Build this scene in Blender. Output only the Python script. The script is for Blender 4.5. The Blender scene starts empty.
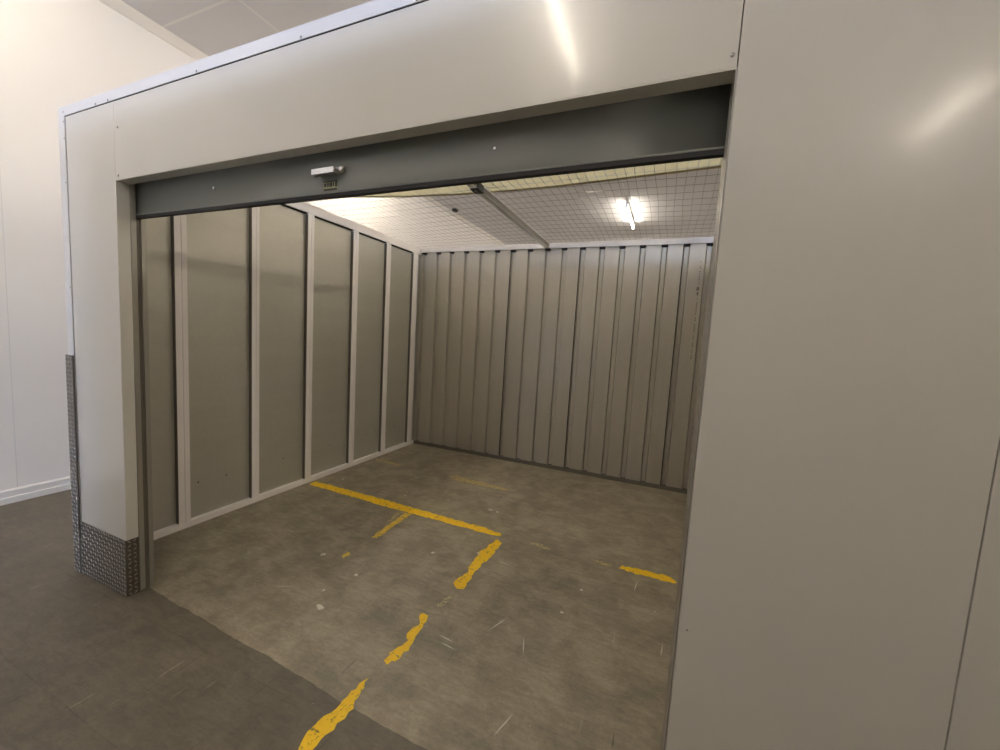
import bpy, bmesh, math, random
from mathutils import Vector, Matrix
random.seed(7)
C = bpy.context.scene.collection

# ------------------------------------------------------------ materials
def mat(name):
    m = bpy.data.materials.new(name); m.use_nodes = True
    nt = m.node_tree; b = nt.nodes['Principled BSDF']
    return m, nt, b
def N(nt, t, **kw):
    n = nt.nodes.new(t)
    for k, v in kw.items():
        if k in n.inputs: n.inputs[k].default_value = v
        else: setattr(n, k, v)
    return n
def L(nt, a, b): nt.links.new(a, b)
def coords(nt, scale=(1, 1, 1), rot=(0, 0, 0)):
    g = N(nt, 'ShaderNodeNewGeometry'); mp = N(nt, 'ShaderNodeMapping')
    mp.inputs['Scale'].default_value = scale; mp.inputs['Rotation'].default_value = rot
    L(nt, g.outputs['Position'], mp.inputs['Vector']); return mp.outputs['Vector']
def noise(nt, vec, scale, detail=4, rough=.55, dist=0):
    n = N(nt, 'ShaderNodeTexNoise'); n.inputs['Scale'].default_value = scale
    n.inputs['Detail'].default_value = detail; n.inputs['Roughness'].default_value = rough
    n.inputs['Distortion'].default_value = dist
    L(nt, vec, n.inputs['Vector']); return n.outputs['Fac']
def ramp(nt, fac, stops):
    r = N(nt, 'ShaderNodeValToRGB'); e = r.color_ramp.elements
    while len(e) < len(stops): e.new(.5)
    for el, (p, c) in zip(e, stops):
        el.position = p; el.color = (c, c, c, 1) if isinstance(c, (int, float)) else (*c, 1)
    L(nt, fac, r.inputs['Fac']); return r.outputs['Color']
def mix(nt, a, b, fac, mode='MIX'):
    m = N(nt, 'ShaderNodeMix'); m.data_type = 'RGBA'; m.blend_type = mode
    for s, v in ((6, a), (7, b), (0, fac)):
        if isinstance(v, (int, float)): m.inputs[s].default_value = v
        elif isinstance(v, tuple): m.inputs[s].default_value = (*v, 1)
        else: L(nt, v, m.inputs[s])
    return m.outputs[2]
def bump(nt, b, h, strength=.1, dist=.001):
    n = N(nt, 'ShaderNodeBump'); n.inputs['Strength'].default_value = strength
    n.inputs['Distance'].default_value = dist
    L(nt, h, n.inputs['Height']); L(nt, n.outputs['Normal'], b.inputs['Normal'])
def simple(name, col, rough=.5, metal=0, coat=0, coatr=.1, var=.06, nscale=3, bmp=0, bscale=200, stretch=(1, 1, 1)):
    m, nt, b = mat(name); v = coords(nt, stretch)
    f = noise(nt, v, nscale)
    c = mix(nt, tuple(x * (1 - var) for x in col), tuple(min(1, x * (1 + var)) for x in col), f)
    L(nt, c, b.inputs['Base Color'])
    b.inputs['Roughness'].default_value = rough; b.inputs['Metallic'].default_value = metal
    b.inputs['Coat Weight'].default_value = coat; b.inputs['Coat Roughness'].default_value = coatr
    if bmp: bump(nt, b, noise(nt, v, bscale, 2), bmp, .0006)
    return m

M = {}
M['panel'] = simple('facade_white', (.62, .598, .54), .30, 0, .4, .125, .02, 2, .10, 260)
M['panel_trim'] = simple('facade_trim', (.66, .65, .64), .35, 0, .5, .12, .02)
M['room_wall'] = simple('room_wall_paint', (.84, .80, .74), .45, 0, 0, .2, .02, 2, .05, 120)
M['skirt'] = simple('skirting_paint', (.74, .71, .66), .5)
M['stud'] = simple('stud_white', (.88, .84, .81), .35, 0, .2, .2, .03, 5)
M['dark_gap'] = simple('dark_gap', (.012, .012, .012), .8)
M['rubber'] = simple('rubber', (.01, .009, .009), .7)
M['screw'] = simple('screw_metal', (.28, .27, .27), .3, .8)
M['lamp_body'] = simple('lamp_body', (.7, .7, .68), .4)
M['chrome'] = simple('chrome', (.82, .81, .79), .22, .75)
M['black'] = simple('black_plastic', (.02, .02, .02), .5)
M['guide'] = simple('guide_galv', (.40, .385, .34), .38, .7, 0, .1, .08, 4, 0, 1, (1, 1, .2))
M['reveal'] = simple('reveal_paint', (.62, .60, .54), .35, 0, .3, .15, .02)
# curtain : dark grey-green coated steel
M['curtain'] = simple('curtain_grey', (.165, .172, .155), .42, .15, .2, .25, .05, 4, 0, 1, (.3, 1, 2))

def galv(name, base, rough, metal, stretch, var=.10, band=6):
    m, nt, b = mat(name)
    v = coords(nt, stretch); f = noise(nt, v, band, 5, .6)
    v2 = coords(nt); sp = noise(nt, v2, 35, 3)
    c = mix(nt, tuple(x * (1 - var) for x in base), tuple(x * (1 + var) for x in base), f)
    c = mix(nt, c, ramp(nt, sp, [(.35, .42), (.65, .58)]), .12, 'OVERLAY')
    L(nt, c, b.inputs['Base Color']); b.inputs['Metallic'].default_value = metal
    r = N(nt, 'ShaderNodeMapRange'); r.inputs['To Min'].default_value = rough - .06; r.inputs['To Max'].default_value = rough + .06
    L(nt, f, r.inputs['Value']); L(nt, r.outputs[0], b.inputs['Roughness'])
    return m
M['liner'] = galv('liner_sheet', (.50, .485, .42), .42, .4, (1, .12, 1.4), .08)
M['corr'] = galv('corrugated_sheet', (.47, .44, .365), .42, .4, (3, 1, .15), .07)
M['rail'] = galv('rail_steel', (.62, .61, .60), .35, .5, (1, 1, 1), .05)
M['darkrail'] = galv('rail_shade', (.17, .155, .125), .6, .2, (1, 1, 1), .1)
M['wire'] = simple('wire_steel', (.30, .30, .30), .35, .8)
M['galv'] = galv('galvanised', (.56, .56, .55), .34, .75, (1, 1, 1), .08)
M['strap'] = galv('strap_steel', (.50, .42, .22), .5, .3, (1, 1, 1), .12)

# chequer plate
m, nt, b = mat('chequer_plate'); M['chequer'] = m
f = noise(nt, coords(nt), 14, 4)
L(nt, mix(nt, (.11, .095, .08), (.19, .17, .145), f), b.inputs['Base Color'])
b.inputs['Metallic'].default_value = .75; b.inputs['Roughness'].default_value = .36

M['lozenge'] = simple('raised_lozenge', (.40, .37, .32), .3, .6)
# ceiling boards with taped joints
m, nt, b = mat('ceiling_board'); M['ceiling'] = m
g = N(nt, 'ShaderNodeNewGeometry'); sx = N(nt, 'ShaderNodeSeparateXYZ'); L(nt, g.outputs['Position'], sx.inputs[0])
def linemask(sock, off, pitch, half):
    a = N(nt, 'ShaderNodeMath', operation='ADD'); L(nt, sock, a.inputs[0]); a.inputs[1].default_value = -off + 100 * pitch
    mo = N(nt, 'ShaderNodeMath', operation='MODULO'); L(nt, a.outputs[0], mo.inputs[0]); mo.inputs[1].default_value = pitch
    pp = N(nt, 'ShaderNodeMath', operation='PINGPONG'); L(nt, mo.outputs[0], pp.inputs[0]); pp.inputs[1].default_value = pitch / 2
    lt = N(nt, 'ShaderNodeMath', operation='LESS_THAN'); L(nt, pp.outputs[0], lt.inputs[0]); lt.inputs[1].default_value = half
    return lt.outputs[0]
mx = N(nt, 'ShaderNodeMath', operation='MAXIMUM')
L(nt, linemask(sx.outputs['X'], -.49, 7.2, .012), mx.inputs[0]); L(nt, linemask(sx.outputs['Y'], 1.33, 2.4, .012), mx.inputs[1])
base = mix(nt, (.80, .785, .80), (.84, .825, .84), noise(nt, coords(nt), 1.3))
L(nt, mix(nt, base, (.93, .91, .89), mx.outputs[0]), b.inputs['Base Color']); b.inputs['Roughness'].default_value = .7

# concrete floor: painted lighter inside the unit, darker tiled corridor outside
m, nt, b = mat('floor_concrete'); M['floor'] = m
v = coords(nt)
n1 = noise(nt, v, 1.1, 6, .6, .4); n2 = noise(nt, v, 5, 6, .65, .3); n3 = noise(nt, v, 60, 3, .6)
inside = mix(nt, (.215, .182, .122), (.33, .285, .195), ramp(nt, n1, [(.35, 0.), (.65, 1.)]))
inside = mix(nt, inside, mix(nt, (.135, .12, .092), (.37, .32, .235), ramp(nt, n2, [(.40, 0.), (.60, 1.)])), .45)
outside = mix(nt, (.092, .077, .053), (.145, .123, .087), ramp(nt, n1, [(.35, 0.), (.7, 1.)]))
outside = mix(nt, outside, mix(nt, (.06, .051, .036), (.18, .155, .112), ramp(nt, n2, [(.36, 0.), (.64, 1.)])), .35)
g = N(nt, 'ShaderNodeNewGeometry'); sx = N(nt, 'ShaderNodeSeparateXYZ'); L(nt, g.outputs['Position'], sx.inputs[0])
# wavy threshold: y + .037*(x-.58) + noise > .1
def math_(op, a, bb, c=None):
    n = N(nt, 'ShaderNodeMath', operation=op)
    for i, vv in enumerate((a, bb, c)):
        if vv is None: continue
        if isinstance(vv, (int, float)): n.inputs[i].default_value = vv
        else: L(nt, vv, n.inputs[i])
    return n.outputs[0]
t = math_('MULTIPLY_ADD', sx.outputs['X'], .037, sx.outputs['Y'])
t = math_('ADD', t, math_('MULTIPLY', math_('SUBTRACT', noise(nt, v, 4, 5, .6), .5), .045))
inmask = math_('MULTIPLY', math_('GREATER_THAN', t, .117), math_('GREATER_THAN', sx.outputs['X'], -.06))
inmask = math_('MULTIPLY', inmask, math_('LESS_THAN', sx.outputs['Y'], 3.62))
col = mix(nt, outside, inside, inmask)
# faint square joints
def lm(sock, off, pitch, half):
    a = math_('ADD', sock, -off + 100 * pitch); a = math_('MODULO', a, pitch)
    return math_('LESS_THAN', math_('PINGPONG', a, pitch / 2), half)
wob = math_('MULTIPLY', math_('SUBTRACT', noise(nt, v, 2, 3), .5), .02)
jx = lm(math_('ADD', sx.outputs['X'], wob), .10, .42, .003); jy = lm(math_('ADD', sx.outputs['Y'], wob), -.05, .42, .003)
jm = math_('MULTIPLY', math_('MAXIMUM', jx, jy), ramp(nt, noise(nt, v, 3.1, 4, .7), [(.42, 0.), (.6, .42)]))
jm = math_('MULTIPLY', jm, math_('MULTIPLY_ADD', inmask, -.9, 1))
col = mix(nt, col, (.045, .038, .03), jm)
# long pale scratches in two directions and tiny pale flecks
def scratches(rot, lo, s=1.0, st=(26, 1.4, 1)):
    vv = coords(nt, st, (0, 0, rot)); return ramp(nt, noise(nt, vv, s, 2, .4), [(lo, 0.), (lo + .012, 1.)])
gate = ramp(nt, noise(nt, v, 2.3, 2), [(.48, 0.), (.58, 1.)])
sc = math_('MULTIPLY', math_('MAXIMUM', scratches(.2, .735, 2.0), scratches(1.25, .74, 2.2)), gate)
col = mix(nt, col, (.42, .385, .31), math_('MULTIPLY', sc, .5))
dk = math_('MULTIPLY', scratches(2.2, .735, 1.9), ramp(nt, noise(nt, v, 1.7, 2), [(.5, 0.), (.6, .7)]))
col = mix(nt, col, (.04, .035, .028), dk)
fl = ramp(nt, noise(nt, v, 26, 2, .5), [(.765, 0.), (.78, .6)])
col = mix(nt, col, (.5, .47, .40), fl)
col = mix(nt, col, ramp(nt, n3, [(.3, .36), (.7, .64)]), .3, 'OVERLAY')
col = mix(nt, col, ramp(nt, noise(nt, coords(nt, (1.3, 5, 1), (0, 0, .35)), 7, 8, .75, .8), [(.36, .34), (.62, .62)]), .55, 'OVERLAY')
L(nt, col, b.inputs['Base Color'])
r = N(nt, 'ShaderNodeMapRange'); r.inputs['To Min'].default_value = .36; r.inputs['To Max'].default_value = .6
L(nt, n2, r.inputs['Value']); L(nt, r.outputs[0], b.inputs['Roughness'])
bump(nt, b, mix(nt, n2, n3, .4), .25, .003)

def paint(name, col, wear, alpha=1.0):
    m, nt, b = mat(name); v = coords(nt)
    f = noise(nt, coords(nt, (1, 1, 1)), 34, 8, .75, 1.2)
    c = mix(nt, tuple(x * .82 for x in col), col, noise(nt, v, 9, 4))
    L(nt, c, b.inputs['Base Color']); b.inputs['Roughness'].default_value = .5
    a = ramp(nt, f, [(wear - .02, 0.), (wear + .04, alpha)])
    L(nt, a, b.inputs['Alpha']); return m
M['yellow'] = paint('yellow_paint', (1, .64, .004), .395)
M['yellow_thin'] = paint('yellow_paint_worn', (.95, .65, .07), .42, .9)
M['yellow_pale'] = paint('yellow_paint_pale', (.72, .56, .24), .44, .8)
M['yellow_ghost'] = paint('yellow_paint_ghost', (.70, .58, .32), .45, .75)
M['white_scuff'] = paint('white_scuff', (.72, .68, .58), .38, .95)
def emit(name, col, s):
    m = bpy.data.materials.new(name); m.use_nodes = True; nt = m.node_tree
    nt.nodes.remove(nt.nodes['Principled BSDF']); e = N(nt, 'ShaderNodeEmission')
    e.inputs['Color'].default_value = (*col, 1); e.inputs['Strength'].default_value = s
    L(nt, e.outputs[0], nt.nodes['Material Output'].inputs[0]); return m
M['tube'] = emit('tube_glow', (1, .89, .735), 62)
M['tube_far'] = emit('tube_glow_far', (1, .92, .78), 24)
M['tube_soft'] = emit('tube_glow_soft', (1, .89, .735), 34)
M['tube_cool'] = emit('tube_glow_cool', (.80, .88, 1), 60)
M['daylight'] = emit('added_daylight_glass', (.52, .66, 1), 32)

# ------------------------------------------------------------ mesh helpers
def box(bm, x0, x1, y0, y1, z0, z1):
    vs = [bm.verts.new(p) for p in ((x0,y0,z0),(x1,y0,z0),(x1,y1,z0),(x0,y1,z0),(x0,y0,z1),(x1,y0,z1),(x1,y1,z1),(x0,y1,z1))]
    for f in ((0,3,2,1),(4,5,6,7),(0,1,5,4),(1,2,6,5),(2,3,7,6),(3,0,4,7)): bm.faces.new([vs[i] for i in f])
def cyl(bm, p0, p1, r, n=12):
    p0, p1 = Vector(p0), Vector(p1); d = p1 - p0
    mt = Matrix.Translation((p0 + p1) / 2) @ d.to_track_quat('Z', 'Y').to_matrix().to_4x4()
    bmesh.ops.create_cone(bm, cap_ends=True, segments=n, radius1=r, radius2=r, depth=d.length, matrix=mt)
def obj(name, bm, m, parent=None, bevel=0, smooth=False):
    bmesh.ops.recalc_face_normals(bm, faces=bm.faces)
    me = bpy.data.meshes.new(name); bm.to_mesh(me); bm.free(); me.materials.append(m)
    if smooth:
        for p in me.polygons: p.use_smooth = True
    o = bpy.data.objects.new(name, me); C.objects.link(o)
    if parent:
        o.parent = parent; o.location = -Vector(parent.location)
    if bevel:
        b = o.modifiers.new('bevel', 'BEVEL'); b.width = bevel; b.segments = 2; b.limit_method = 'ANGLE'
    return o
def bx(name, m, *dims, parent=None, bevel=0):
    bm = bmesh.new(); box(bm, *dims); return obj(name, bm, m, parent, bevel)
def empty(name, loc=(0, 0, 0)):
    o = bpy.data.objects.new(name, None); C.objects.link(o); o.location = loc; return o
def tag(o, label=None, cat=None, group=None, kind=None):
    if label: o['label'] = label
    if cat: o['category'] = cat
    if group: o['group'] = group
    if kind: o['kind'] = kind
    return o
def S(o, label=None, cat=None): return tag(o, label, cat, kind='structure')

# ------------------------------------------------------------ room shell
XL, XR, YF, YB, HC = -1.637, 12.0, -18.0, 13.5, 4.45
S(bx('floor', M['floor'], XL-.2, XR, YF, YB, -.1, 0), 'worn grey-brown concrete floor, darker in the corridor', 'floor')
S(bx('ceiling', M['ceiling'], XL-.2, XR, YF, YB, HC, HC+.1), 'grey board ceiling with pale joints above the white wall', 'ceiling')
wl = S(bx('wall_left', M['room_wall'], XL-.2, XL, YF, YB, 0, HC), 'tall warm white room wall left of the storage unit', 'wall')
for yj in (.245, 2.65, -2.15):
    bx('joint', M['skirt'], XL-.001, XL+.0008, yj-.003, yj+.003, .12, HC, parent=wl)
S(bx('wall_right', M['room_wall'], XR, XR+.2, YF, YB, 0, HC), 'far white room wall', 'wall')
S(bx('wall_rear', M['room_wall'], XL-.2, XR+.2, YB, YB+.2, 0, HC), 'white end wall behind the units', 'wall')
S(bx('wall_behind', M['room_wall'], XL-.2, XR+.2, YF-.2, YF, 0, HC), 'white end wall behind the viewer', 'wall')
w = S(empty('added_window_1', (4, YF+.02, 3.5)), 'unseen window strip added high in the end wall for cool light', 'window')
bx('glass', M['daylight'], 2, 10, YF+.005, YF+.02, 3.0, 4.2, parent=w)  # unseen glowing pane, added to tint the top of the front cool
bm = bmesh.new()
box(bm, 1.92, 10.08, YF, YF+.06, 2.92, 3.0); box(bm, 1.92, 10.08, YF, YF+.06, 4.2, 4.28)
for i in range(8): x = 1.92 + i*1.157; box(bm, x, x+.06, YF, YF+.06, 2.95, 4.25)
obj('window_frame', bm, M['skirt'], w)
# skirting: flat board with chamfered top, and ceiling cornice
def prism_y(prof, y0, y1):
    bm = bmesh.new(); a = [bm.verts.new((x, y0, z)) for x, z in prof]; c = [bm.verts.new((x, y1, z)) for x, z in prof]
    n = len(prof); bm.faces.new(a); bm.faces.new(c[::-1])
    for i in range(n): bm.faces.new([a[i], a[(i+1) % n], c[(i+1) % n], c[i]])
    return bm
S(obj('baseboard_left', prism_y([(XL, 0), (XL+.022, 0), (XL+.022, .05), (XL+.016, .055), (XL+.016, .105), (XL, .118)], YF, YB), M['skirt']), 'white two-step skirting board along the room wall', 'skirting')
S(obj('trim_1', prism_y([(XL, HC), (XL+.07, HC), (XL+.06, HC-.015), (XL+.015, HC-.07), (XL, HC-.08)], YF, YB), M['room_wall']), 'pale cornice where room wall meets ceiling', 'cornice')

# ------------------------------------------------------------ unit facade
A, B, H1, HT = .562, 3.387, 2.304, 2.735
X2, X3, XE = 3.392, 3.960, 7.0
front = S(empty('wall_front', (A, 0, 0)), 'glossy white panelled front of the storage unit', 'wall')
cp = bx('column_panel', M['panel'], .072, A, 0, .05, 0, 2.69, parent=front, bevel=.0015)
hp = bx('header_panel', M['panel'], A+.0005, B-.0018, 0, .052, H1, 2.69, parent=front, bevel=.0015)
bx('side_panel', M['panel'], B+.0008, X3-.0015, 0, .05, 0, 2.69, parent=front, bevel=.0015)
bx('side_panel', M['panel'], X3+.0015, 5.15, 0, .05, 0, 2.69, parent=front, bevel=.0015)
bx('side_panel', M['panel'], 5.153, XE, 0, .05, 0, 2.69, parent=front, bevel=.0015)
bx('backing_strip', M['dark_gap'], B-.006, B+.01, .0525, .0565, H1, 2.68, parent=front)
bx('backing_strip', M['dark_gap'], X3-.01, X3+.01, .02, .052, 0, 2.68, parent=front)
# corner trim: L angle up the left edge
bm = bmesh.new(); box(bm, 0, .068, -.003, 0.0, 0, 2.742); box(bm, 0, .003, 0, .06, 0, 2.742)
ct = obj('corner_trim', bm, M['panel_trim'], front)
bx('shadow_gap', M['dark_gap'], .0685, .0715, .001, .004, 0, 2.69, parent=front)
# top cap folded over
bm = bmesh.new(); box(bm, .068, XE, -.003, 0, 2.694, 2.742); box(bm, .003, XE, -.003, .075, 2.7425, 2.7455)
cap = obj('cap_trim', bm, M['panel_trim'], front)
bx('shadow_gap', M['dark_gap'], .0685, XE, .001, .004, 2.6895, 2.6945, parent=front)
bm = bmesh.new(); box(bm, A+.0006, B, .0005, .058, H1-.004, H1)
obj('head_return', bm, M['reveal'], front)
bx('jamb_return', M['reveal'], A, A+.003, .0008, .056, 0, H1-.004, parent=front)
bx('jamb_return', M['guide'], B-.003, B, .0008, .056, 0, H1-.004, parent=front)
def rivet(x, z, r=.006, parent=front, y=-.003):
    bm = bmesh.new(); bmesh.ops.create_uvsphere(bm, u_segments=10, v_segments=6, radius=r, matrix=Matrix.Translation((x, y, z)) @ Matrix.Diagonal((1, .5, 1, 1)))
    obj('rivet', bm, M['screw'], parent, smooth=True)
for x in (.40, .52, 1.25, 1.89, 2.42, 2.98, 3.6, 4.2): rivet(x, 2.702, .006)
for z in (2.715, 2.665, 2.575, 2.335, 1.75): rivet(.058, z, .005)
for x, z in ((.598, 2.56), (.592, 2.322), (3.372, 2.335), (3.410, 0.814)): rivet(x, z, .006 if z > 2 else .003, front, 0)
bx('panel_joint', M['skirt'], A+.001, A+.003, -.0006, .0005, H1+.002, 2.689, parent=front)

# ------------------------------------------------------------ left partition
XP = -.0105
part = S(empty('wall_inner_left', (XP, 0, 0)), 'left partition of grey metal sheets between white uprights', 'wall')
studs = [(.570, .650), (1.145, 1.212), (1.708, 1.781), (2.31, 2.39), (2.872, 2.955), (3.43, 3.535)]
prev = .075
for i, (a, b_) in enumerate(studs + [(3.60, 3.60)]):
    bx('liner_panel', M['liner'], XP-.044, XP-.036, prev, a, .02, 2.74, parent=part)
    prev = b_
def stud(a, b_):
    # top-hat upright with a shallow central groove
    bm = bmesh.new(); mid = (a+b_)/2; d = .036
    prof = [(XP-d, a), (XP, a), (XP, mid-.006), (XP-.004, mid-.003), (XP-.004, mid+.003), (XP, mid+.006), (XP, b_), (XP-d, b_)]
    lo = [bm.verts.new((x, y, .047)) for x, y in prof]; hi = [bm.verts.new((x, y, 2.692)) for x, y in prof]
    n = len(prof); bm.faces.new(lo); bm.faces.new(hi[::-1])
    for k in range(n): bm.faces.new([lo[k], lo[(k+1) % n], hi[(k+1) % n], hi[k]])
    return bm
for a, b_ in studs:
    o = obj('upright', stud(a, b_), M['stud'], part)
    # galvanised side facing the door, its shade painted as a dark strip
    bx('upright_side_shade', M['darkrail'], XP-.036, XP-.003, a-.002, a, .05, 2.675, parent=o).location = (0, 0, 0)
bx('base_rail', M['stud'], XP-.05, XP+.002, .13, 3.60, 0, .048, parent=part, bevel=.001)
bx('top_rail', M['stud'], XP-.05, XP+.002, .08, 3.60, 2.690, 2.776, parent=part, bevel=.001)
bx('rail_shadow_gap', M['dark_gap'], XP-.0355, XP-.012, .08, 3.42, 2.680, 2.690, parent=part)
bx('corner_post', M['galv'], XP-.05, XP-.012, 3.535, 3.575, 0, 2.70, parent=part)
# small dark fixings with their punched spot, as the photo shows low on the sheets
for y, z in ((.727, .324), (.945, .316), (1.485, .322), (2.053, .321), (2.635, .326), (3.179, .327)):
    bm = bmesh.new(); bmesh.ops.create_uvsphere(bm, u_segments=8, v_segments=5, radius=.007, matrix=Matrix.Translation((XP-.036, y, z)) @ Matrix.Diagonal((.5, 1, .8, 1)))
    obj('fixing', bm, M['black'], part)

# ------------------------------------------------------------ corrugated back wall
YK = 3.602
back = S(empty('wall_inner_back', (2, YK, 0)), 'ribbed corrugated metal back wall of the unit', 'wall')
cx = [.052, .278, .486, .711, .934, 1.157, 1.374, 1.604, 1.829, 2.034, 2.256, 2.480, 2.704, 2.925, 3.151, 3.372, 3.592, 3.815]
bm = bmesh.new(); prof = [(-.075, 0)]
for x in cx: prof += [(x-.032, 0), (x-.021, .032), (x+.021, .032), (x+.032, 0)]
prof += [(3.93, 0)]
lo = [bm.verts.new((x, YK+d, .03)) for x, d in prof]; hi = [bm.verts.new((x, YK+d, 2.735)) for x, d in prof]
for k in range(len(prof)-1): bm.faces.new([lo[k], lo[k+1], hi[k+1], hi[k]])
sh = obj('corrugated_sheet', bm, M['corr'], back)
sm = sh.modifiers.new('thick', 'SOLIDIFY'); sm.thickness = .002; sm.offset = 1
for i in (6, 10, 15):
    bx('sheet_lap', M['dark_gap'], cx[i]-.036, cx[i]-.027, YK-.0035, YK+.004, .045, 2.70, parent=back)
bx('base_rail', M['darkrail'], -.06, 3.93, YK-.012, YK+.04, 0, .045, parent=back)
bm = bmesh.new(); box(bm, -.012, 3.93, YK-.022, YK-.018, 2.717, 2.777); box(bm, -.012, 3.93, YK-.018, YK+.04, 2.773, 2.777)
obj('top_rail', bm, M['rail'], back)
bm = bmesh.new()
for x in cx: box(bm, x-.034, x+.034, YK-.016, YK+.046, 2.697, 2.7165)
obj('rib_gap_shade', bm, M['dark_gap'], back)  # dark blocks painted for the shade in the rib gaps under the rail
# faint vertical factory print on the last flat
bm = bmesh.new(); z = 2.53
while z > 1.5:
    h = random.uniform(.008, .02)
    if not (2.20 < z < 2.26): box(bm, 3.515+random.uniform(0, .004), 3.527, YK-.0026, YK-.0022, z-h, z)
    z -= h + random.choice((.008, .01, .03))
box(bm, 3.505, 3.53, YK-.0026, YK-.0022, 2.225, 2.26); box(bm, 3.51, 3.528, YK-.0026, YK-.0022, 2.18, 2.21)
obj('factory_print', bm, simple('faded_ink', (.16, .15, .13), .6), back)

# right partition (plain corrugated), mostly hidden behind the front
right = S(empty('wall_inner_right', (3.93, 0, 0)), 'right partition of the unit behind the white front', 'wall')
bx('liner_panel', M['corr'], 3.932, 3.945, .056, 3.64, 0, 2.76, parent=right)

# ------------------------------------------------------------ rolling door
door = S(empty('door_1', ((A+B)/2, .09, 2.1)), 'grey roller door rolled almost fully up in the opening', 'door')
bm = bmesh.new(); prof = [(.090, 2.150), (.088, 2.156), (.088, 2.20), (.089, 2.24), (.090, 2.30), (.090, 2.35), (.097, 2.40), (.118, 2.44)]
# rolled coil
cyv, czv, R0 = .27, 2.50, .165
for k in range(0, 90):
    a = math.radians(205 - k*12); r = R0 - k*.0006
    prof.append((cyv + r*math.cos(a), czv + r*math.sin(a)))
for x in (A-.03, B+.03):
    pass
l = [bm.verts.new((A-.03, y, z)) for y, z in prof]; r_ = [bm.verts.new((B+.03, y, z)) for y, z in prof]
for k in range(len(prof)-1): bm.faces.new([l[k], r_[k], r_[k+1], l[k+1]])
cu = obj('curtain', bm, M['curtain'], door, smooth=True)
so = cu.modifiers.new('t', 'SOLIDIFY'); so.thickness = .002
bm = bmesh.new(); box(bm, A-.028, B+.028, .0855, .097, 2.149, 2.156)
obj('bottom_rail', bm, M['curtain'], door, bevel=.002)
bx('rubber_seal', M['rubber'], A-.028, B+.028, .084, .104, 2.132, 2.149, parent=door, bevel=.002)
def guide(x0, x1, name='guide'):
    s = 1 if x1 > x0 else -1; bm = bmesh.new()
    def b2(xa, xb, *r): box(bm, min(xa, xb), max(xa, xb), *r)
    b2(x0, x1, .0575, .083, 0, 2.42); b2(x0, x1, .1045, .128, 0, 2.42); b2(x0, x0+s*.01, .083, .1045, 0, 2.42)
    return obj(name, bm, M['guide'], door, bevel=.0015)
guide(A-.05, A+.004); guide(B+.05, B-.004)
bx('guide_slot_shade', M['darkrail'], A-.012, A-.006, .0835, .104, 0, 2.13, parent=door)  # dark strip standing in for the shade inside the open slot
# pull handle
hd = obj('handle', (lambda bm: (box(bm, 1.898, 2.015, .045, .049, 2.212, 2.234), box(bm, 1.898, 2.015, .049, .078, 2.231, 2.234), bm)[2])(bmesh.new()), M['chrome'], door, bevel=.001)
bm = bmesh.new(); box(bm, 1.899, 1.903, .049, .080, 2.214, 2.232); box(bm, 2.010, 2.014, .049, .080, 2.214, 2.232); box(bm, 1.868, 2.034, .080, .0865, 2.222, 2.246)
o = obj('handle_bracket', bm, M['guide'], hd); o.location = (0, 0, 0)
for x in (1.878, 2.026):
    bm = bmesh.new(); cyl(bm, (x, .072, 2.234), (x, .082, 2.234), .008, 10); o = obj('bolt', bm, M['chrome'], hd); o.location = (0, 0, 0)
# sticker: yellow ground with black worn lettering blocks
st = bx('sticker', simple('sticker_olive', (.24, .25, .10), .5), 1.922, 1.998, .0862, .0872, 2.159, 2.199, parent=door)
bm = bmesh.new()
box(bm, 1.924, 1.996, .0856, .0862, 2.160, 2.168); box(bm, 1.922, 1.998, .0856, .0862, 2.194, 2.199)
for x0, x1, z0, z1 in ((1.926,1.938,2.176,2.190),(1.942,1.947,2.175,2.192),(1.950,1.955,2.175,2.192),(1.958,1.969,2.174,2.192),(1.973,1.980,2.176,2.192),(1.986,1.996,2.173,2.194)):
    box(bm, x0, x1, .0856, .0862, z0, z1)
o = obj('sticker_marks', bm, M['black'], st); o.location = (0, 0, 0)
for x, rr in ((1.221, .006), (2.693, .005)):
    bm = bmesh.new(); cyl(bm, (x, .083, 2.234), (x, .090, 2.234), rr, 10); obj('bolt', bm, M['chrome'], door)

# ------------------------------------------------------------ mesh roof
ZM = 2.781
roof = tag(empty('wire_mesh', (1.95, 1.8, ZM)), 'galvanised welded wire mesh roof stretched over the storage unit', 'wire mesh')
bm = bmesh.new(); R = .0017
def sag(x, y): return 0.012*math.sin(x*2.1+.4)*math.sin(y*1.7)
def wire(pts):
    rings = []
    for i, p in enumerate(pts):
        p = Vector(p); d = (Vector(pts[min(i+1, len(pts)-1)]) - Vector(pts[max(i-1, 0)])).normalized()
        u = d.cross(Vector((0, 0, 1))).normalized(); v = Vector((0, 0, 1))
        rings.append([bm.verts.new(p + R*(u*math.cos(t)+v*math.sin(t))) for t in (0, 2.094, 4.189)])
    for a, c in zip(rings, rings[1:]):
        for k in range(3): bm.faces.new([a[k], a[(k+1) % 3], c[(k+1) % 3], c[k]])
def yy(y, x): return y + (.03*math.sin(x*1.3+y*.8) if .2 < y < 3.5 else 0)
x = -.02
i = 0
while x < 3.93:
    wire([(x + .006*math.sin(k*1.3+i), .06+k*.295, ZM+sag(x, .06+k*.295)) for k in range(13)]); x += .065; i += 1
y = .12
while y < 3.62:
    wire([(-.02+k*.2475, yy(y, k*.2475), ZM+sag(k*.2475, y)) for k in range(17)]); y += .140
obj('wire_grid', bm, M['wire'], roof)

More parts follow.
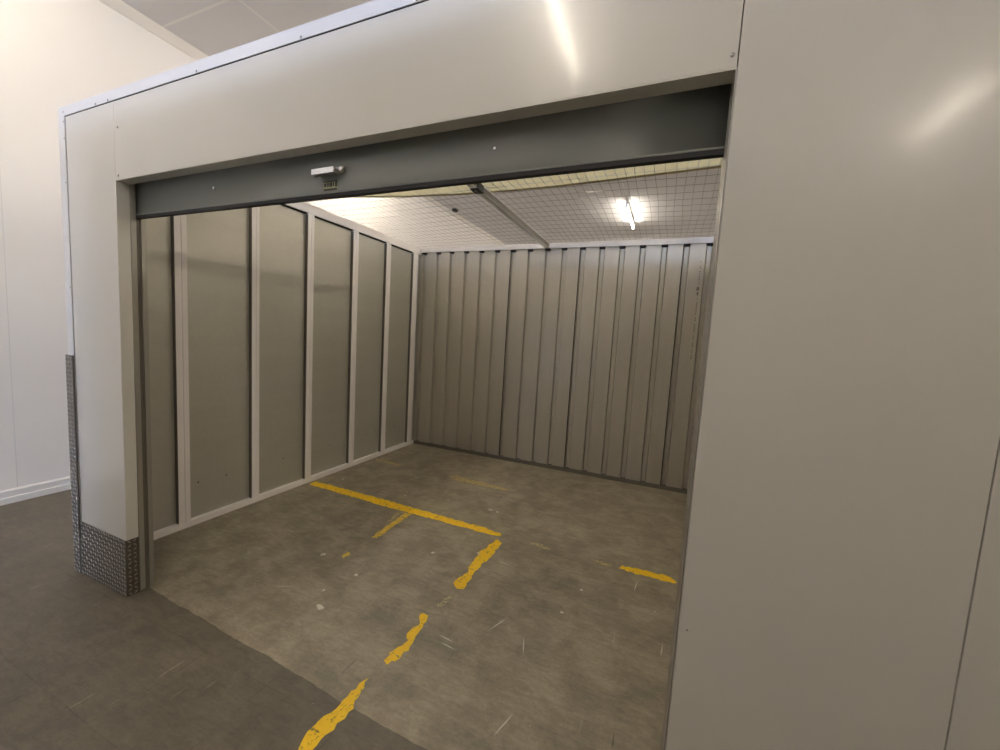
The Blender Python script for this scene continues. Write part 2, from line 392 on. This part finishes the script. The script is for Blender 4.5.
bar = tag(empty('roof_bar', (1.84, 1.8, 2.72)), 'galvanised steel channel bar running front to back under the mesh roof', 'bar')
bm = bmesh.new()
box(bm, 1.798, 1.850, .13, YK-.022, 2.718, 2.7205); box(bm, 1.798, 1.850, .13, YK-.022, 2.768, 2.7705); box(bm, 1.798, 1.8005, .13, YK-.022, 2.7205, 2.768)
obj('steel_channel', bm, simple('bright_zinc', (.9, .92, .96), .3, .15), bar)
bx('channel_hollow_shade', M['darkrail'], 1.8006, 1.846, .135, YK-.025, 2.7206, 2.7678, parent=bar)  # solid dark fill painted for the shaded inside of the channel
bm = bmesh.new(); box(bm, 1.79, 1.86, 1.60, 1.70, 2.711, 2.7175); box(bm, 1.8505, 1.857, 1.60, 1.70, 2.711, 2.768)
obj('splice_bracket', bm, M['black'], bar)
for yb in (1.625, 1.675):
    bm = bmesh.new(); cyl(bm, (1.825, yb, 2.705), (1.825, yb, 2.711), .009); obj('bolt', bm, M['chrome'], bar)

# strap: bowed upstanding flat
bm = bmesh.new()
pts = [(-.02, 1.60), (.51, 1.70), (1.0, 1.81), (1.55, 1.88), (2.0, 1.905), (2.39, 1.905), (3.01, 1.87), (3.5, 1.84), (3.93, 1.80)]
lo, hi, lo2, hi2 = [], [], [], []
for x, y in pts:
    lo.append(bm.verts.new((x, y, 2.8))); hi.append(bm.verts.new((x, y+.012, 2.88)))
    lo2.append(bm.verts.new((x, y+.035, 2.8)))
for k in range(len(pts)-1):
    bm.faces.new([lo[k], lo[k+1], hi[k+1], hi[k]]); bm.faces.new([lo[k], lo2[k], lo2[k+1], lo[k+1]])
so = obj('roof_strap', bm, M['strap'], None, smooth=False)
s_ = so.modifiers.new('t', 'SOLIDIFY'); s_.thickness = .002
tag(so, 'long bowed steel strap crossing side to side on top of the mesh roof', 'strap')

# ------------------------------------------------------------ chequer plates
def loz(bm, c, ax, n, ln=.0125, wd=.0046, h=.0022):
    c, ax, n = Vector(c), Vector(ax).normalized(), Vector(n); w = ax.cross(n)
    P = [c+ax*ln, c+w*wd, c-ax*ln, c-w*wd]; b0 = [bm.verts.new(p) for p in P]
    t = [bm.verts.new(c+ax*ln*.45+n*h), bm.verts.new(c-ax*ln*.45+n*h)]
    for q in ((b0[0], b0[1], t[0]), (b0[0], t[0], b0[3]), (b0[2], t[1], b0[1]), (b0[2], b0[3], t[1]), (b0[1], t[1], t[0]), (b0[3], t[0], t[1])): bm.faces.new(q).material_index = 1
def plate(bm, u0, u1, z0, z1, place, n, pitch=.026):
    i = 0; u = u0+.010
    while u < u1-.006:
        j = 0; z = z0+.012
        while z < z1-.006:
            s = 1 if (i+j) % 2 else -1
            p0 = Vector(place(u, z)); p1 = Vector(place(u+.01, z+.01*s)); loz(bm, p0, p1-p0, n); z += pitch; j += 1
        u += pitch; i += 1
bm = bmesh.new(); box(bm, .072, A+.0035, -.0065, -.0035, .001, .335); plate(bm, .072, A, 0, .335, lambda u, z: (u, -.0065, z), (0, -1, 0))
box(bm, A+.0035, A+.006, -.0065, .055, .001, .335); plate(bm, 0, .055, 0, .335, lambda u, z: (A+.006, u, z), (1, 0, 0))
kp = obj('kick_plate', bm, M['chequer']); kp.data.materials.append(M['lozenge'])
tag(kp, 'chequer plate kick guard around the foot of the white column', 'kick plate')
bm = bmesh.new(); box(bm, -.012, .071, -.0115, -.0085, .001, 1.352); plate(bm, -.012, .071, 0, 1.352, lambda u, z: (u, -.0115, z), (0, -1, 0))
box(bm, -.012, -.009, -.0085, .30, .001, 1.352); plate(bm, 0, .30, 0, 1.352, lambda u, z: (-.012, u, z), (-1, 0, 0))
kp = obj('corner_guard', bm, M['chequer']); kp.data.materials.append(M['lozenge'])
tag(kp, 'tall narrow chequer plate corner guard on the outer left edge of the column', 'corner guard')

# ------------------------------------------------------------ floor markings
def marking(name, pts, m, label, z=.0012, jit=.009, cat='floor marking', group=None):
    cxm = sum(p[0] for p in pts)/len(pts); cym = sum(p[1] for p in pts)/len(pts)
    out = []
    for i, p in enumerate(pts):
        q = pts[(i+1) % len(pts)]; d = math.hypot(q[0]-p[0], q[1]-p[1]); n = max(1, int(d/.02))
        for k in range(n):
            t = k/n; out.append((p[0]+(q[0]-p[0])*t+random.uniform(-jit, jit), p[1]+(q[1]-p[1])*t+random.uniform(-jit, jit)))
    bm = bmesh.new(); f = bm.faces.new([bm.verts.new((x-cxm, y-cym, z)) for x, y in out]); bmesh.ops.triangulate(bm, faces=[f])
    for f in bm.faces:
        f.normal_update()
    o = obj(name, bm, m); o.location = (cxm, cym, 0)
    for pz in o.data.polygons: pass
    return tag(o, label, cat, group)
PT = {
'A': [(0.031,1.812),(0.582,1.806),(0.915,1.803),(1.254,1.791),(1.645,1.775),(1.970,1.771),(2.176,1.737),(2.166,1.686),(1.883,1.683),(1.529,1.687),(1.234,1.680),(1.016,1.685),(0.567,1.701),(0.035,1.716)],
'B': [(1.326,1.683),(1.264,1.669),(1.272,1.523),(1.295,1.196),(1.339,1.199),(1.331,1.446)],
'Bg': [(1.234,1.674),(1.192,1.627),(1.239,1.453),(1.255,1.513)],
'C': [(1.291,0.889),(1.288,0.916),(1.316,0.950),(1.335,0.913),(1.321,0.870)],
'D': [(2.173,1.646),(2.225,1.607),(2.228,1.404),(2.213,1.272),(2.216,1.190),(2.212,1.125),(2.226,1.028),(2.231,0.952),(2.196,0.937),(2.134,0.993),(2.146,1.059),(2.170,1.134),(2.145,1.201),(2.133,1.298),(2.129,1.387),(2.149,1.536)],
'E': [(2.133,0.660),(2.182,0.630),(2.185,0.559),(2.188,0.520),(2.206,0.472),(2.213,0.421),(2.207,0.340),(2.185,0.276),(2.155,0.281),(2.147,0.361),(2.165,0.414),(2.173,0.446),(2.132,0.511),(2.164,0.579),(2.120,0.642)],
'F': [(2.147,0.178),(2.167,0.131),(2.177,0.083),(2.201,0.007),(2.188,-0.045),(2.188,-0.095),(2.187,-0.152),(2.205,-0.40),(2.19,-.8),(2.11,-.8),(2.12,-.4),(2.134,-0.245),(2.130,-0.185),(2.111,-0.095),(2.122,-0.032),(2.135,0.042),(2.139,0.117)],
'G': [(3.101,1.693),(3.124,1.740),(3.215,1.755),(3.297,1.758),(3.439,1.764),(3.488,1.702),(3.439,1.682),(3.363,1.681),(3.269,1.678),(3.155,1.682)],
'Gp': [(2.924,1.695),(2.963,1.723),(3.042,1.716),(3.051,1.686),(2.986,1.686)],
'H1': [(0.03,2.743),(0.072,2.746),(0.418,2.725),(0.449,2.660),(0.049,2.684)],
'H2': [(1.119,2.675),(1.180,2.732),(1.465,2.713),(1.823,2.685),(1.849,2.623),(1.573,2.612),(1.221,2.605)],
'Gq': [(2.421,1.720),(2.463,1.744),(2.588,1.719),(2.578,1.685),(2.469,1.693)],
'Fh': [(2.159,0.756),(2.169,0.822),(2.197,0.889),(2.206,0.830),(2.202,0.766),(2.182,0.732)]}
Y_, YT, YP, YG = M['yellow'], M['yellow_thin'], M['yellow_pale'], M['yellow_ghost']
marking('painted_line', PT['A'], Y_, 'longest unbroken yellow line, running right from the left partition')
marking('painted_line', PT['B'], YT, 'thin worn yellow stub branching forward off the long yellow line')
marking('painted_line', PT['Bg'], YG, 'faint ghost smear beside the thin yellow stub')
marking('painted_line', PT['C'], YT, 'smallest yellow paint dab alone on the floor near the left partition')
marking('painted_line', PT['D'], Y_, 'thick chipped yellow stroke coming forward from the corner of the long line')
marking('painted_line', PT['E'], Y_, 'crooked broken yellow stroke in the middle of the doorway floor')
marking('painted_line', PT['F'], Y_, 'thick yellow stripe crossing the threshold into the dark corridor floor')
marking('painted_line', PT['G'], Y_, 'short yellow dash by the right side of the opening')
marking('painted_line', PT['Gp'], YP, 'small pale dash just left of the short yellow dash')
marking('painted_line', PT['H1'], YP, 'faded thin streak near the far left corner of the unit')
marking('painted_line', PT['H2'], YP, 'faded tan line in front of the corrugated back wall')
marking('painted_line', PT['Gq'], YG, 'pale ghost mark right of the corner of the yellow lines')
marking('painted_line', PT['Fh'], YG, 'ghost of worn paint between the two forward yellow strokes')
# white scuffs
FL = [(1.17,.84,.025),(1.54,.76,.016),(1.58,.43,.03),(.21,2.0,.02),(1.03,1.98,.015),(1.90,2.11,.02),(1.97,2.10,.018),(1.83,1.23,.015),(1.48,.55,.012),(2.91,1.31,.012),(2.85,1.04,.013),(2.13,1.38,.018),(3.36,1.31,.008)]
bm = bmesh.new()
for x, y, r in FL:
    vs = [bm.verts.new((x+r*random.uniform(.3, 1.2)*math.cos(t), y+r*random.uniform(.3, 1.2)*math.sin(t), .0016)) for t in [k*.628 for k in range(10)]]
    bm.faces.new(vs)
for x, y, a, ln in ((2.35,1.35,-.1,.06),(2.55,.78,1.2,.08),(2.73,.69,1.9,.06),(3.23,1.53,1.5,.07),(1.25,.47,.5,.06),(2.8,.25,1.3,.07),(2.35,.55,-.1,.05),(2.38,.51,-.1,.05),(3.4,1.0,1.5,.05)):
    c, s = math.cos(a), math.sin(a); w_ = .0035
    vs = [bm.verts.new((x+c*u-s*v, y+s*u+c*v, .0016)) for u, v in ((-ln, 0), (-ln*.3, w_), (ln, 0), (ln*.2, -w_))]; bm.faces.new(vs)
bmesh.ops.triangulate(bm, faces=bm.faces[:])
tag(obj('floor_scuffs', bm, M['white_scuff']), 'small white chips and scratches scattered over the unit floor', 'scuffs', kind='stuff')

# ------------------------------------------------------------ lamps
def lamp(x, y, label, ln=1.5, z=4.36, tm='tube'):
    t = tag(empty('fluorescent_lamp', (x, y, z)), label, 'ceiling lamp', 'fluorescent tubes on the ceiling')
    bm = bmesh.new(); a, c = y-ln/2, y+ln/2
    box(bm, x-.022, x+.022, a-.04, c+.04, z, z+.04)
    for yr in (a+.2, c-.2): box(bm, x-.012, x+.012, yr-.02, yr+.02, z+.04, HC)
    obj('batten', bm, M['lamp_body'], t, bevel=.006)
    bm = bmesh.new(); cyl(bm, (x, a, z-.05), (x, c, z-.05), .019, 12); obj('tube', bm, M[tm], t, smooth=True)
    for e0, e1 in ((a-.035, a), (c, c+.035)):
        bm = bmesh.new(); box(bm, x-.025, x+.025, e0, e1, z-.075, z); obj('tube_holder', bm, M['lamp_body'], t)
    return t
lamp(2.275, 7.95, 'lit ceiling tube seen through the mesh roof above the back wall', tm='tube_far')
lamp(2.22, 3.0, 'lit ceiling tube above the storage unit, hidden by the door header', tm='tube_soft')
lamp(-.65, -.45, 'ceiling tube near the left room wall', 1.2, tm='tube_soft')
lamp(2.19, -2.35, 'lit ceiling tube above the corridor, mirrored in the white header', 1.3)
lamp(5.84, -4.9, 'lit ceiling tube behind the viewer, mirrored in the right white panel', 1.2)
for i, (x, y) in enumerate(((5.84, .4), (5.84, 5.6), (2.2, -7.6), (5.84, -10.2), (9.5, 3), (9.5, -3), (8.0, 11), (2.3, 11.5), (-.7, -6.5), (-.8, 3.6), (9.5, 8), (5.84, 10.5))):  # unseen tubes, some of them added to brighten the ceiling and walls
    lamp(x, y, 'unseen ceiling tube placed to light the hall', 1.5)
cd = bmesh.new(); cyl(cd, (2.275, -1.6, 4.428), (2.275, 2.2, 4.428), .012, 8); cyl(cd, (2.275, 3.8, 4.428), (2.275, 7.15, 4.428), .012, 8)
tag(obj('conduit', cd, M['lamp_body']), 'thin white conduit on the ceiling leading to the tube lamp', 'conduit')
jb = bmesh.new(); box(jb, -1.50, -1.40, 6.9, 7.0, HC-.06, HC)
tag(obj('junction_box', jb, M['black'], bevel=.005), 'small dark box on the ceiling beside the white room wall', 'box')

# ------------------------------------------------------------ unseen facing row of units, added to shape light and reflections
S(bx('wall_opposite', M['panel'], .6, XR, -2.25, -2.15, 0, 2.75), 'unseen white unit row across the corridor, added for light and reflections', 'wall')

# ------------------------------------------------------------ camera
r = Vector((.91889, .39025, .05785)); u = Vector((-.08923, .06274, .99403)); f = Vector((-.38429, .91857, -.09247))
cam = bpy.data.cameras.new('camera'); co = bpy.data.objects.new('camera', cam); C.objects.link(co)
co.matrix_world = Matrix(((r.x, u.x, -f.x, 3.29306), (r.y, u.y, -f.y, -1.1882), (r.z, u.z, -f.z, 1.6), (0, 0, 0, 1)))
cam.sensor_width = 36; cam.lens = .3981857*36; cam.clip_start = .02
bpy.context.scene.camera = co
wd = bpy.data.worlds.new('world'); bpy.context.scene.world = wd; wd.use_nodes = True
wd.node_tree.nodes['Background'].inputs[0].default_value = (.5, .55, .6, 1); wd.node_tree.nodes['Background'].inputs[1].default_value = .05
vs = bpy.context.scene.view_settings; vs.view_transform = 'Standard'; vs.look = 'None'; vs.exposure = 1.22
